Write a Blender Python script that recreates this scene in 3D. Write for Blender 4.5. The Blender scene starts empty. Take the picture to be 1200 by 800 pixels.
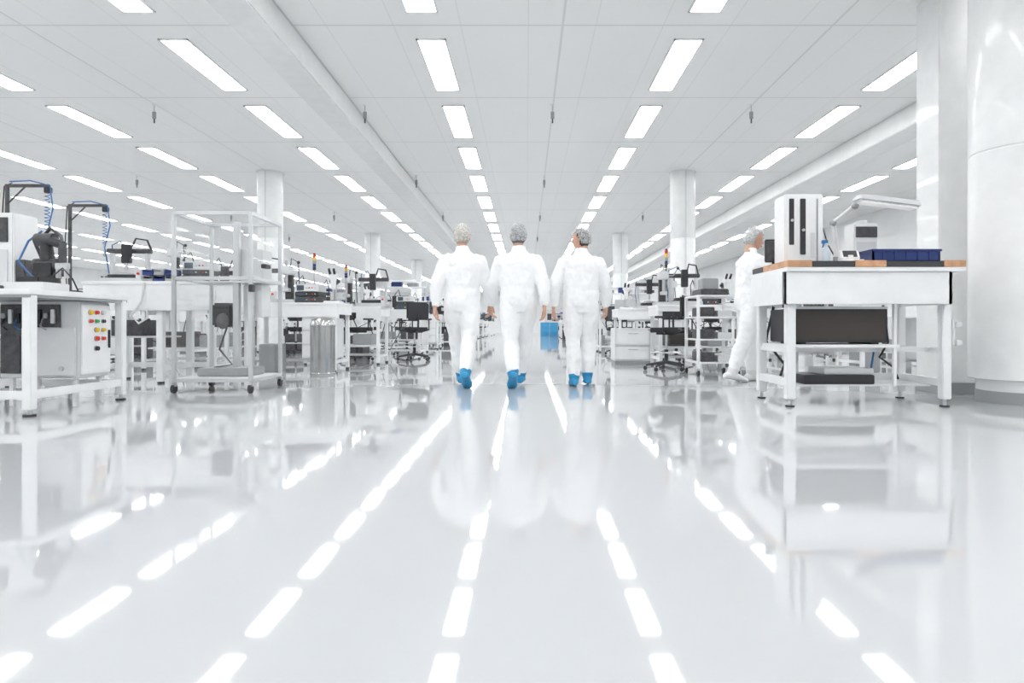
import bpy, bmesh, math, random
from mathutils import Vector, Matrix, Euler
R = random.Random(7)
sc = bpy.context.scene
sc.view_settings.view_transform = 'Standard'
sc.view_settings.exposure = 0.0
F = 749.0; CH = 0.63; CEIL = 3.78

# ------------------------------------------------------------ materials
MATS = {}
def mat(name, col, rough=0.5, metal=0.0, var=0.03, nscale=6.0, emis=None, estr=0.0, bump=0.0, alpha=1.0, coat=0.0, ior=1.5, trans=0.0):
    if name in MATS: return MATS[name]
    m = bpy.data.materials.new(name); m.use_nodes = True
    nt = m.node_tree; b = nt.nodes['Principled BSDF']
    tc = nt.nodes.new('ShaderNodeTexCoord')
    nz = nt.nodes.new('ShaderNodeTexNoise'); nz.inputs['Scale'].default_value = nscale; nz.inputs['Detail'].default_value = 3
    nt.links.new(tc.outputs['Object'], nz.inputs['Vector'])
    cr = nt.nodes.new('ShaderNodeValToRGB')
    cr.color_ramp.elements[0].position = 0.3; cr.color_ramp.elements[1].position = 0.7
    c0 = [max(0, c*(1-var)) for c in col]; c1 = [min(1, c*(1+var)) for c in col]
    cr.color_ramp.elements[0].color = (*c0, 1); cr.color_ramp.elements[1].color = (*c1, 1)
    nt.links.new(nz.outputs['Fac'], cr.inputs['Fac'])
    nt.links.new(cr.outputs['Color'], b.inputs['Base Color'])
    b.inputs['Roughness'].default_value = rough; b.inputs['Metallic'].default_value = metal
    b.inputs['IOR'].default_value = ior; b.inputs['Coat Weight'].default_value = coat
    b.inputs['Alpha'].default_value = alpha; b.inputs['Transmission Weight'].default_value = trans
    if emis:
        b.inputs['Emission Color'].default_value = (*emis, 1); b.inputs['Emission Strength'].default_value = estr
    if bump:
        bp = nt.nodes.new('ShaderNodeBump'); bp.inputs['Strength'].default_value = bump; bp.inputs['Distance'].default_value = 0.01
        nt.links.new(nz.outputs['Fac'], bp.inputs['Height']); nt.links.new(bp.outputs['Normal'], b.inputs['Normal'])
    MATS[name] = m; return m
WHITE = mat('white_powder_coat', (0.88, 0.885, 0.89), 0.35)
WHITE2 = mat('light_grey_panel', (0.72, 0.73, 0.74), 0.4)
GREY = mat('mid_grey_plastic', (0.35, 0.36, 0.37), 0.45)
STEEL = mat('brushed_steel', (0.62, 0.62, 0.63), 0.28, 1.0, 0.08, 30)
ALU = mat('anodised_aluminium', (0.66, 0.67, 0.68), 0.35, 0.6)
BLACK = mat('black_plastic', (0.03, 0.03, 0.034), 0.42)
DARK = mat('dark_equipment', (0.08, 0.08, 0.085), 0.5, 0.1, 0.3, 20)
BLUE = mat('blue_plastic_bin', (0.02, 0.045, 0.20), 0.4)
LBLUE = mat('light_blue_hose', (0.03, 0.16, 0.4), 0.4)
CYAN = mat('cyan_drum', (0.05, 0.3, 0.55), 0.4)
WOOD = mat('wood_edge', (0.60, 0.33, 0.18), 0.45, 0, 0.2, 14)
RED = mat('red_button', (0.7, 0.03, 0.02), 0.35)
YEL = mat('yellow_button', (0.8, 0.5, 0.03), 0.35)
GRN = mat('green_button', (0.03, 0.4, 0.1), 0.35)
SCREEN = mat('dark_screen', (0.05, 0.06, 0.075), 0.15, emis=(0.35, 0.5, 0.7), estr=0.06)
SKIN = mat('skin', (0.62, 0.36, 0.26), 0.5, var=0.06, nscale=20)
LIP = mat('lips', (0.5, 0.2, 0.17), 0.45)
EYEW = mat('eye_white', (0.8, 0.8, 0.78), 0.2)
EYED = mat('iris', (0.05, 0.035, 0.02), 0.2)
SUIT = mat('cleanroom_coverall_fabric', (0.93, 0.935, 0.94), 0.75, 0, 0.012, 5, bump=0.2)
SHOEB = mat('blue_shoe_cover', (0.02, 0.27, 0.52), 0.5, var=0.2, nscale=30)
SHOEW = mat('white_shoe', (0.8, 0.8, 0.8), 0.5)
CLADW = mat('column_cladding', (0.87, 0.875, 0.87), 0.3, coat=0.3)
ESD = mat('black_esd_mat', (0.05, 0.05, 0.055), 0.5)
RUB = mat('caster_rubber', (0.04, 0.04, 0.045), 0.6)

def clear_mat(name, tint, gl):
    m = bpy.data.materials.new(name); m.use_nodes = True; nt = m.node_tree
    for n in list(nt.nodes):
        if n.type != 'OUTPUT_MATERIAL': nt.nodes.remove(n)
    o = [n for n in nt.nodes if n.type == 'OUTPUT_MATERIAL'][0]
    t = nt.nodes.new('ShaderNodeBsdfTransparent'); t.inputs[0].default_value = (*tint, 1)
    g = nt.nodes.new('ShaderNodeBsdfGlossy'); g.inputs['Roughness'].default_value = 0.03
    mx = nt.nodes.new('ShaderNodeMixShader'); mx.inputs[0].default_value = gl
    nt.links.new(t.outputs[0], mx.inputs[1]); nt.links.new(g.outputs[0], mx.inputs[2]); nt.links.new(mx.outputs[0], o.inputs[0])
    return m
ACRYL = clear_mat('clear_acrylic', (0.975, 0.98, 0.98), 0.07)
def net_mat(name, col, fac):
    m = bpy.data.materials.new(name); m.use_nodes = True; nt = m.node_tree
    b = nt.nodes['Principled BSDF']; b.inputs['Base Color'].default_value = (*col, 1); b.inputs['Roughness'].default_value = 0.7
    tc = nt.nodes.new('ShaderNodeTexCoord'); n = nt.nodes.new('ShaderNodeTexNoise'); n.inputs['Scale'].default_value = 60
    nt.links.new(tc.outputs['Object'], n.inputs['Vector'])
    mr = nt.nodes.new('ShaderNodeMapRange'); mr.inputs[1].default_value = 0.3; mr.inputs[2].default_value = 0.7
    mr.inputs[3].default_value = fac-0.2; mr.inputs[4].default_value = fac+0.2
    nt.links.new(n.outputs['Fac'], mr.inputs[0]); nt.links.new(mr.outputs[0], b.inputs['Alpha'])
    return m
NET = net_mat('hair_net_mesh', (0.80, 0.82, 0.83), 0.42)

def perf():
    m = bpy.data.materials.new('perforated_black_steel'); m.use_nodes = True; nt = m.node_tree; b = nt.nodes['Principled BSDF']
    tc = nt.nodes.new('ShaderNodeTexCoord'); v = nt.nodes.new('ShaderNodeTexVoronoi'); v.inputs['Scale'].default_value = 90; v.inputs['Randomness'].default_value = 0.0
    nt.links.new(tc.outputs['Object'], v.inputs['Vector'])
    cr = nt.nodes.new('ShaderNodeValToRGB'); cr.color_ramp.elements[0].color = (0.012, 0.01, 0.01, 1); cr.color_ramp.elements[1].color = (0.055, 0.045, 0.04, 1)
    cr.color_ramp.elements[0].position = 0.3; cr.color_ramp.elements[1].position = 0.45
    nt.links.new(v.outputs['Distance'], cr.inputs['Fac']); nt.links.new(cr.outputs['Color'], b.inputs['Base Color']); b.inputs['Roughness'].default_value = 0.5
    return m
PERF = perf()

# ------------------------------------------------------------ mesh builder
class B:
    def __init__(s): s.bm = bmesh.new(); s.mats = []
    def mi(s, m):
        if m not in s.mats: s.mats.append(m)
        return s.mats.index(m)
    def _merge(s, t, m, M=None):
        i = s.mi(m)
        if M: bmesh.ops.transform(t, matrix=M, verts=t.verts)
        for f in t.faces: f.material_index = i
        me = bpy.data.meshes.new('tmp'); t.to_mesh(me); t.free(); s.bm.from_mesh(me); bpy.data.meshes.remove(me)
    def box(s, x0, x1, y0, y1, z0, z1, m, bev=0.0, M=None):
        t = bmesh.new(); bmesh.ops.create_cube(t, size=1)
        for v in t.verts:
            v.co = Vector(((x0+x1)/2+v.co.x*(x1-x0), (y0+y1)/2+v.co.y*(y1-y0), (z0+z1)/2+v.co.z*(z1-z0)))
        if bev: bmesh.ops.bevel(t, geom=list(t.edges), offset=bev, segments=2, affect='EDGES', clamp_overlap=True)
        s._merge(t, m, M); return s
    def tube(s, pts, rad, m, n=10, M=None, sx=1.0):
        pts = [Vector(p) for p in pts]
        if not isinstance(rad, (list, tuple)): rad = [rad]*len(pts)
        t = bmesh.new(); rings = []; prev = None
        for i, p in enumerate(pts):
            a = pts[max(0, i-1)]; b = pts[min(len(pts)-1, i+1)]
            d = (b-a).normalized() if (b-a).length > 1e-9 else Vector((0, 0, 1))
            if prev is None:
                u = d.orthogonal().normalized() if abs(d.z) < 0.9 else (Vector((1, 0, 0))-d*d.x).normalized()
            else:
                u = (prev-d*prev.dot(d)).normalized()
            prev = u; w = d.cross(u)
            rings.append([t.verts.new(p+u*math.cos(2*math.pi*k/n)*rad[i]*sx+w*math.sin(2*math.pi*k/n)*rad[i]) for k in range(n)])
        for i in range(len(rings)-1):
            for k in range(n):
                t.faces.new((rings[i][k], rings[i][(k+1) % n], rings[i+1][(k+1) % n], rings[i+1][k]))
        t.faces.new(rings[0][::-1]); t.faces.new(rings[-1])
        bmesh.ops.recalc_face_normals(t, faces=t.faces)
        s._merge(t, m, M); return s
    def cyl(s, p0, p1, r, m, r2=None, n=20, M=None):
        return s.tube([p0, p1], [r, r if r2 is None else r2], m, n, M)
    def ell(s, c, r, m, M=None, n=16):
        t = bmesh.new(); bmesh.ops.create_uvsphere(t, u_segments=n, v_segments=max(6, n//2+2), radius=1)
        for v in t.verts: v.co = Vector((c[0]+v.co.x*r[0], c[1]+v.co.y*r[1], c[2]+v.co.z*r[2]))
        s._merge(t, m, M); return s
    def rings(s, rs, m, M=None):
        t = bmesh.new(); vv = [[t.verts.new(p) for p in r] for r in rs]; n = len(rs[0])
        for i in range(len(vv)-1):
            for k in range(n): t.faces.new((vv[i][k], vv[i][(k+1) % n], vv[i+1][(k+1) % n], vv[i+1][k]))
        t.faces.new(vv[0][::-1]); t.faces.new(vv[-1])
        bmesh.ops.recalc_face_normals(t, faces=t.faces)
        s._merge(t, m, M); return s
    def lathe(s, c, prof, m, n=40):
        return s.rings([[Vector((c[0]+r*math.cos(2*math.pi*k/n), c[1]+r*math.sin(2*math.pi*k/n), c[2]+z)) for k in range(n)] for r, z in prof], m)
    def quad(s, ps, m):
        t = bmesh.new(); t.faces.new([t.verts.new(p) for p in ps]); s._merge(t, m); return s
    def mesh(s, name, origin=(0, 0, 0), smooth=True):
        me = bpy.data.meshes.new(name)
        bmesh.ops.translate(s.bm, vec=-Vector(origin), verts=s.bm.verts)
        s.bm.to_mesh(me); s.bm.free()
        for m in s.mats: me.materials.append(m)
        if smooth:
            for p in me.polygons: p.use_smooth = True
            me.set_sharp_from_angle(angle=math.radians(35))
        return me
    def obj(s, name, origin=(0, 0, 0), smooth=True, parent=None):
        me = s.mesh(name, origin, smooth); return place(name, me, origin, 0, parent)
def place(name, me, loc, rz=0, parent=None, scale=None):
    o = bpy.data.objects.new(name, me); sc.collection.objects.link(o); o.location = loc; o.rotation_euler = (0, 0, rz)
    if scale: o.scale = scale
    if parent: o.parent = parent
    return o

# ------------------------------------------------------------ room
XL, XR, YB, YF = -24.0, 9.6, -8.0, 60.0
def line_nodes(nt, period, offset, width, axis, sep):
    a = nt.nodes.new('ShaderNodeMath'); a.operation = 'ADD'; a.inputs[1].default_value = -offset + 1000*period
    nt.links.new(sep.outputs[axis], a.inputs[0])
    d = nt.nodes.new('ShaderNodeMath'); d.operation = 'DIVIDE'; d.inputs[1].default_value = period; nt.links.new(a.outputs[0], d.inputs[0])
    f = nt.nodes.new('ShaderNodeMath'); f.operation = 'FRACT'; nt.links.new(d.outputs[0], f.inputs[0])
    g = nt.nodes.new('ShaderNodeMath'); g.operation = 'LESS_THAN'; g.inputs[1].default_value = width/period; nt.links.new(f.outputs[0], g.inputs[0])
    return g
def ceiling_mat():
    m = bpy.data.materials.new('ceiling_metal_tiles'); m.use_nodes = True; nt = m.node_tree; b = nt.nodes['Principled BSDF']
    tc = nt.nodes.new('ShaderNodeTexCoord'); sep = nt.nodes.new('ShaderNodeSeparateXYZ'); nt.links.new(tc.outputs['Object'], sep.inputs[0])
    l1 = line_nodes(nt, 2.83/4, -1.047+2.83/8, 0.012, 'X', sep)
    l2 = line_nodes(nt, 2.12, 8.80, 0.03, 'Y', sep)
    l3 = line_nodes(nt, 2.83, -1.047+2.83/2, 0.025, 'X', sep)
    mx = nt.nodes.new('ShaderNodeMath'); mx.operation = 'MAXIMUM'; nt.links.new(l2.outputs[0], mx.inputs[0]); nt.links.new(l3.outputs[0], mx.inputs[1])
    h = nt.nodes.new('ShaderNodeMath'); h.operation = 'MULTIPLY'; h.inputs[1].default_value = 0.5; nt.links.new(l1.outputs[0], h.inputs[0])
    mm = nt.nodes.new('ShaderNodeMath'); mm.operation = 'MAXIMUM'; nt.links.new(mx.outputs[0], mm.inputs[0]); nt.links.new(h.outputs[0], mm.inputs[1])
    mix = nt.nodes.new('ShaderNodeMix'); mix.data_type = 'RGBA'
    mix.inputs[6].default_value = (0.93, 0.93, 0.92, 1); mix.inputs[7].default_value = (0.76, 0.765, 0.76, 1)
    nt.links.new(mm.outputs[0], mix.inputs[0]); nt.links.new(mix.outputs[2], b.inputs['Base Color'])
    b.inputs['Roughness'].default_value = 0.4
    return m
def floor_mat():
    m = bpy.data.materials.new('polished_epoxy_floor'); m.use_nodes = True; nt = m.node_tree; b = nt.nodes['Principled BSDF']
    tc = nt.nodes.new('ShaderNodeTexCoord')
    n1 = nt.nodes.new('ShaderNodeTexNoise'); n1.inputs['Scale'].default_value = 0.7; nt.links.new(tc.outputs['Object'], n1.inputs['Vector'])
    cr = nt.nodes.new('ShaderNodeValToRGB'); cr.color_ramp.elements[0].color = (0.525, 0.538, 0.553, 1); cr.color_ramp.elements[1].color = (0.565, 0.578, 0.592, 1)
    nt.links.new(n1.outputs['Fac'], cr.inputs['Fac']); nt.links.new(cr.outputs['Color'], b.inputs['Base Color'])
    n2 = nt.nodes.new('ShaderNodeTexNoise'); n2.inputs['Scale'].default_value = 3.0; n2.inputs['Detail'].default_value = 1; nt.links.new(tc.outputs['Object'], n2.inputs['Vector'])
    bp = nt.nodes.new('ShaderNodeBump'); bp.inputs['Strength'].default_value = 0.022; bp.inputs['Distance'].default_value = 0.008
    nt.links.new(n2.outputs['Fac'], bp.inputs['Height']); nt.links.new(bp.outputs['Normal'], b.inputs['Normal'])
    b.inputs['Roughness'].default_value = 0.04; b.inputs['IOR'].default_value = 2.0
    return m
WALL = mat('wall_paint', (0.90, 0.905, 0.905), 0.6, nscale=1.5)
B().box(XL, XR, YB, YF, -0.1, 0, floor_mat()).obj('floor')
B().box(XL, XR, YB, YF, CEIL, CEIL+0.1, ceiling_mat()).obj('ceiling')
B().box(XL-0.2, XL, YB, YF, 0, CEIL, WALL).obj('wall_left')
B().box(XR, XR+0.2, YB, YF, 0, CEIL, WALL).obj('wall_right')
B().box(XL, XR, YF, YF+0.2, 0, CEIL, WALL).obj('wall_front')
B().box(XL, XR, YB-0.2, YB, 0, CEIL, WALL).obj('wall_back')
B().box(-2.82, -2.45, YB, YF, CEIL-0.3, CEIL, CLADW, 0.012).obj('trim_1')
B().box(5.46, 5.92, YB, YF, CEIL-0.3, CEIL, CLADW, 0.012).obj('trim_2')

LIGHT = mat('luminaire_diffuser', (0.9, 0.9, 0.9), 0.5, emis=(0.985, 0.995, 1.0), estr=14.5)
b = B()
for k in range(-8, 4):
    x = -1.047+2.83*k
    if x < XL+0.5 or x > XR-0.5: continue
    for j in range(-7, 24):
        y = 7.76+2.12*j
        if y > YF-1.5 or y < YB+1: continue
        b.box(x-0.145, x+0.145, y-0.74, y+0.74, CEIL-0.012, CEIL-0.002, LIGHT)
        for (a0, a1, c0, c1) in ((x-0.165, x-0.145, y-0.76, y+0.76), (x+0.145, x+0.165, y-0.76, y+0.76), (x-0.165, x+0.165, y-0.76, y-0.74), (x-0.165, x+0.165, y+0.74, y+0.76)):
            b.box(a0, a1, c0, c1, CEIL-0.016, CEIL-0.001, WHITE)
b.obj('ceiling_light_array')

# columns
COLX = (-5.25, 3.2); COLY = (13.1, 21.8, 30.5, 39.2, 47.9)
for cx in COLX:
    for cy in COLY:
        bb = B(); r = 0.25
        bb.lathe((cx, cy, 0), [(r*0.85, 0), (r*0.85, 0.15), (r, 0.16), (r, 2.4), (r-0.006, 2.41), (r, 2.42), (r, CEIL-0.02), (r*1.1, CEIL-0.02), (r*1.1, CEIL)], CLADW)
        bb.box(cx-0.015, cx+0.015, cy-r-0.012, cy-r+0.02, 0.16, CEIL-0.02, WHITE2)
        bb.obj('round_column', (cx, cy, 0))
bb = B(); cx, cy, r = 4.14, 5.3, 0.4
bb.lathe((cx, cy, 0), [(r*0.86, 0), (r*0.86, 0.19), (r-0.01, 0.192), (r, 0.2), (r, 2.05), (r-0.006, 2.055), (r-0.006, 2.065), (r, 2.07), (r, CEIL)], CLADW, 72)
bb.lathe((cx, cy, 0), [(r*0.87, 0), (r*0.87, 0.1)], GREY, 72)
bb.obj('round_column', (cx, cy, 0))
bb = B()
bb.box(3.84, 4.4, 5.95, 6.3, 0.1, CEIL, CLADW, 0.008)
bb.box(3.83, 4.41, 5.94, 6.31, 0, 0.1, GREY, 0.004)
bb.obj('square_pillar', (4.1, 6.1, 0))

# hanging sprinklers / sensors
b = B()
for sx_ in (-8.13, -5.3, -2.3, 0.37, 3.2):
    for sy_ in (9.1, 13.34, 17.6, 21.9):
        b.cyl((sx_, sy_, CEIL), (sx_, sy_, CEIL-0.12), 0.008, STEEL, n=8)
        b.box(sx_-0.025, sx_+0.025, sy_-0.012, sy_+0.012, CEIL-0.2, CEIL-0.1, GREY, 0.004)
        b.cyl((sx_, sy_, CEIL-0.2), (sx_, sy_, CEIL-0.26), 0.01, DARK, n=8)
        b.cyl((sx_, sy_, CEIL-0.002), (sx_, sy_, CEIL-0.012), 0.03, WHITE, n=14)
b.obj('ceiling_sprinklers')

# ------------------------------------------------------------ kit meshes
def caster(b, x, y, r=0.04):
    b.tube([(x-0.014, y, r), (x+0.014, y, r)], r, RUB, 16)
    b.box(x-0.02, x+0.02, y-0.02, y+0.02, r*1.5, r*2+0.02, STEEL, 0.003)
def office_chair():
    b = B()
    for k in range(5):
        a = 2*math.pi*k/5+0.3; c, s_ = math.cos(a), math.sin(a)
        b.tube([(0, 0, 0.12), (c*0.15, s_*0.15, 0.10), (c*0.29, s_*0.29, 0.075)], [0.026, 0.02, 0.015], BLACK, 8)
        b.ell((c*0.30, s_*0.30, 0.032), (0.03, 0.03, 0.032), RUB, n=10)
    b.cyl((0, 0, 0.1), (0, 0, 0.3), 0.028, BLACK); b.cyl((0, 0, 0.3), (0, 0, 0.52), 0.016, STEEL)
    b.tube([(0.16*math.cos(t*math.pi/8)*1.3, 0.16*math.sin(t*math.pi/8)*1.3, 0.26) for t in range(17)], 0.011, STEEL, 6)
    b.box(-0.13, 0.13, -0.13, 0.13, 0.51, 0.54, BLACK, 0.01)
    b.box(-0.23, 0.23, -0.22, 0.22, 0.54, 0.61, BLACK, 0.03)
    b.tube([(0, -0.12, 0.53), (0, -0.27, 0.55), (0, -0.30, 0.7), (0, -0.26, 0.85)], 0.018, BLACK, 8)
    b.box(-0.2, 0.2, -0.27, -0.21, 0.74, 1.06, BLACK, 0.028)
    for s_ in (-1, 1):
        b.tube([(s_*0.15, 0, 0.53), (s_*0.27, 0, 0.56), (s_*0.27, 0, 0.74)], 0.013, BLACK, 6)
        b.box(s_*0.27-0.03, s_*0.27+0.03, -0.12, 0.12, 0.74, 0.77, BLACK, 0.01)
    return b.mesh('office_chair')
def monitor():
    b = B(); b.box(-0.12, 0.12, -0.09, 0.09, 0, 0.015, BLACK, 0.005); b.box(-0.025, 0.025, 0.0, 0.03, 0.01, 0.2, BLACK, 0.004)
    b.box(-0.2, 0.2, -0.03, 0.0, 0.12, 0.40, BLACK, 0.008); b.box(-0.185, 0.185, -0.034, -0.029, 0.14, 0.385, SCREEN)
    return b.mesh('computer_monitor')
def instrument():
    b = B(); b.box(-0.2, 0.2, -0.17, 0.17, 0.015, 0.25, WHITE2, 0.01); b.box(-0.185, 0.185, -0.176, -0.168, 0.03, 0.235, DARK, 0.003)
    b.box(-0.16, 0.02, -0.18, -0.174, 0.12, 0.21, SCREEN)
    for i in range(4): b.cyl((0.06+0.035*i, -0.17, 0.17), (0.06+0.035*i, -0.195, 0.17), 0.011, WHITE, n=10)
    for i in range(5): b.cyl((-0.15+0.07*i, -0.17, 0.07), (-0.15+0.07*i, -0.188, 0.07), 0.009, (RED, YEL, STEEL, GRN, STEEL)[i], n=10)
    for x in (-0.17, 0.17):
        for y in (-0.14, 0.14): b.cyl((x, y, 0), (x, y, 0.016), 0.015, RUB, n=10)
    b.tube([(-0.08, 0, 0.25), (-0.08, 0, 0.28), (0.08, 0, 0.28), (0.08, 0, 0.25)], 0.008, BLACK, 6)
    return b.mesh('test_instrument')
def microscope():
    b = B(); b.box(-0.11, 0.11, -0.15, 0.15, 0, 0.03, WHITE, 0.008); b.cyl((0, 0.1, 0.03), (0, 0.1, 0.46), 0.018, STEEL)
    b.box(-0.035, 0.035, -0.02, 0.14, 0.27, 0.36, BLACK, 0.01); b.tube([(0, -0.03, 0.2), (0, -0.03, 0.34)], [0.03, 0.045], WHITE, 16)
    b.box(-0.06, 0.06, -0.1, 0.02, 0.34, 0.42, WHITE, 0.015)
    for s_ in (-1, 1): b.cyl((s_*0.03, -0.08, 0.4), (s_*0.033, -0.15, 0.47), 0.017, BLACK, n=12)
    b.cyl((-0.07, 0.06, 0.31), (0.07, 0.06, 0.31), 0.02, DARK); b.cyl((0, -0.03, 0.03), (0, -0.03, 0.04), 0.05, BLACK)
    return b.mesh('stereo_microscope')
def tower_machine():
    b = B(); b.box(-0.26, 0.26, -0.25, 0.25, 0, 0.22, WHITE, 0.01)
    for x in (-0.24, 0.24):
        for y in (-0.23, 0.23): b.box(x-0.018, x+0.018, y-0.018, y+0.018, 0.22, 0.66, ALU, 0.003)
    b.box(-0.27, 0.27, -0.26, 0.26, 0.66, 0.70, WHITE, 0.006)
    b.box(-0.1, 0.1, -0.02, 0.15, 0.22, 0.5, DARK, 0.01); b.cyl((0, -0.06, 0.26), (0, -0.06, 0.45), 0.03, STEEL); b.box(-0.18, 0.18, -0.1, 0.0, 0.42, 0.48, BLACK, 0.005)
    b.box(-0.12, 0.12, -0.14, 0.04, 0.22, 0.25, STEEL, 0.003)
    b.box(-0.2, -0.02, -0.256, -0.249, 0.06, 0.17, DARK)
    for i, m in enumerate((RED, GRN, YEL)): b.cyl((0.05+0.06*i, -0.25, 0.12), (0.05+0.06*i, -0.27, 0.12), 0.014, m, n=10)
    b.box(-0.1, 0.1, 0.0, 0.15, 0.70, 0.78, WHITE2, 0.006)
    return b.mesh('assembly_machine')
def parts_bins():
    b = B()
    for i in range(3):
        for j in range(2):
            x = -0.2+0.2*i; z = 0.15*j; m = BLUE if (i+j) % 2 else GREY
            b.box(x-0.09, x+0.09, -0.12, 0.12, z, z+0.015, m, 0.004)
            for (a0, a1, c0, c1, h) in ((-0.09, -0.08, -0.12, 0.12, 0.13), (0.08, 0.09, -0.12, 0.12, 0.13), (-0.09, 0.09, 0.11, 0.12, 0.13), (-0.09, 0.09, -0.12, -0.11, 0.07)):
                b.box(x+a0, x+a1, c0, c1, z, z+h, m)
            b.box(x-0.075, x+0.075, -0.1, 0.1, z+0.015, z+0.06, DARK, 0.01)
    b.box(-0.3, 0.3, 0.12, 0.13, 0, 0.32, ALU)
    return b.mesh('parts_bin_rack')
def press_stand():
    b = B(); b.box(-0.14, 0.14, -0.16, 0.16, 0, 0.05, ALU, 0.008); b.box(-0.05, 0.05, 0.04, 0.14, 0.05, 0.5, DARK, 0.008)
    b.box(-0.07, 0.07, -0.12, 0.14, 0.4, 0.52, WHITE2, 0.012); b.cyl((0, -0.06, 0.2), (0, -0.06, 0.6), 0.022, STEEL); b.box(-0.05, 0.05, -0.11, -0.01, 0.16, 0.21, ALU, 0.005)
    b.tube([(0.07, 0, 0.46), (0.16, 0, 0.46), (0.2, -0.16, 0.56)], 0.009, STEEL, 8); b.ell((0.2, -0.16, 0.56), (0.022,)*3, BLACK, n=10)
    b.tube([(0, 0.12, 0.5), (0, 0.16, 0.65), (0.08, 0.2, 0.6), (0.1, 0.2, 0.3), (0.12, 0.18, 0.02)], 0.008, BLACK, 6)
    return b.mesh('bench_press')
def gantry_unit():
    b = B(); b.box(-0.24, 0.24, -0.2, 0.2, 0, 0.06, ALU, 0.006)
    for s_ in (-1, 1): b.box(s_*0.2-0.02, s_*0.2+0.02, 0.02, 0.09, 0.06, 0.48, ALU, 0.005)
    b.box(-0.25, 0.25, 0.0, 0.08, 0.43, 0.49, DARK, 0.008); b.box(-0.05, 0.05, -0.07, 0.0, 0.28, 0.55, BLACK, 0.008); b.cyl((0, -0.04, 0.18), (0, -0.04, 0.3), 0.018, STEEL, n=12)
    b.box(-0.16, 0.16, -0.16, 0.0, 0.06, 0.11, BLACK, 0.006); b.box(-0.08, 0.08, -0.12, -0.02, 0.11, 0.14, STEEL, 0.003)
    b.tube([(0.05, 0, 0.53), (0.08, 0.02, 0.64), (0.2, 0.04, 0.62), (0.24, 0.06, 0.48)], 0.012, BLACK, 8)
    b.tube([(-0.05, 0, 0.53), (-0.1, 0.02, 0.6), (-0.22, 0.08, 0.55), (-0.24, 0.14, 0.3), (-0.2, 0.16, 0.06)], 0.007, LBLUE, 6)
    b.box(0.17, 0.23, -0.19, -0.12, 0.06, 0.16, WHITE2, 0.004); b.cyl((0.2, -0.19, 0.12), (0.2, -0.205, 0.12), 0.016, RED, n=12)
    return b.mesh('gantry_dispenser')
def controller_stack():
    b = B()
    for i, (h, m) in enumerate(((0.09, DARK), (0.06, BLACK), (0.1, WHITE2))):
        z = (0, 0.095, 0.16)[i]; b.box(-0.17, 0.17, -0.14, 0.14, z, z+h, m, 0.005)
        b.box(-0.14, -0.04, -0.146, -0.139, z+0.015, z+h-0.015, SCREEN)
        for j in range(4): b.cyl((0.0+0.04*j, -0.14, z+h/2), (0.0+0.04*j, -0.152, z+h/2), 0.009, (STEEL, BLACK, RED, STEEL)[j], n=8)
    b.tube([(0.1, 0.12, 0.22), (0.16, 0.17, 0.34), (0.22, 0.12, 0.2), (0.21, 0.05, 0.006)], 0.008, BLACK, 6)
    b.tube([(-0.12, 0.1, 0.26), (-0.16, 0.1, 0.4), (-0.22, 0.02, 0.3), (-0.21, 0, 0.006)], 0.008, BLACK, 6)
    return b.mesh('controller_stack')
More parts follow.
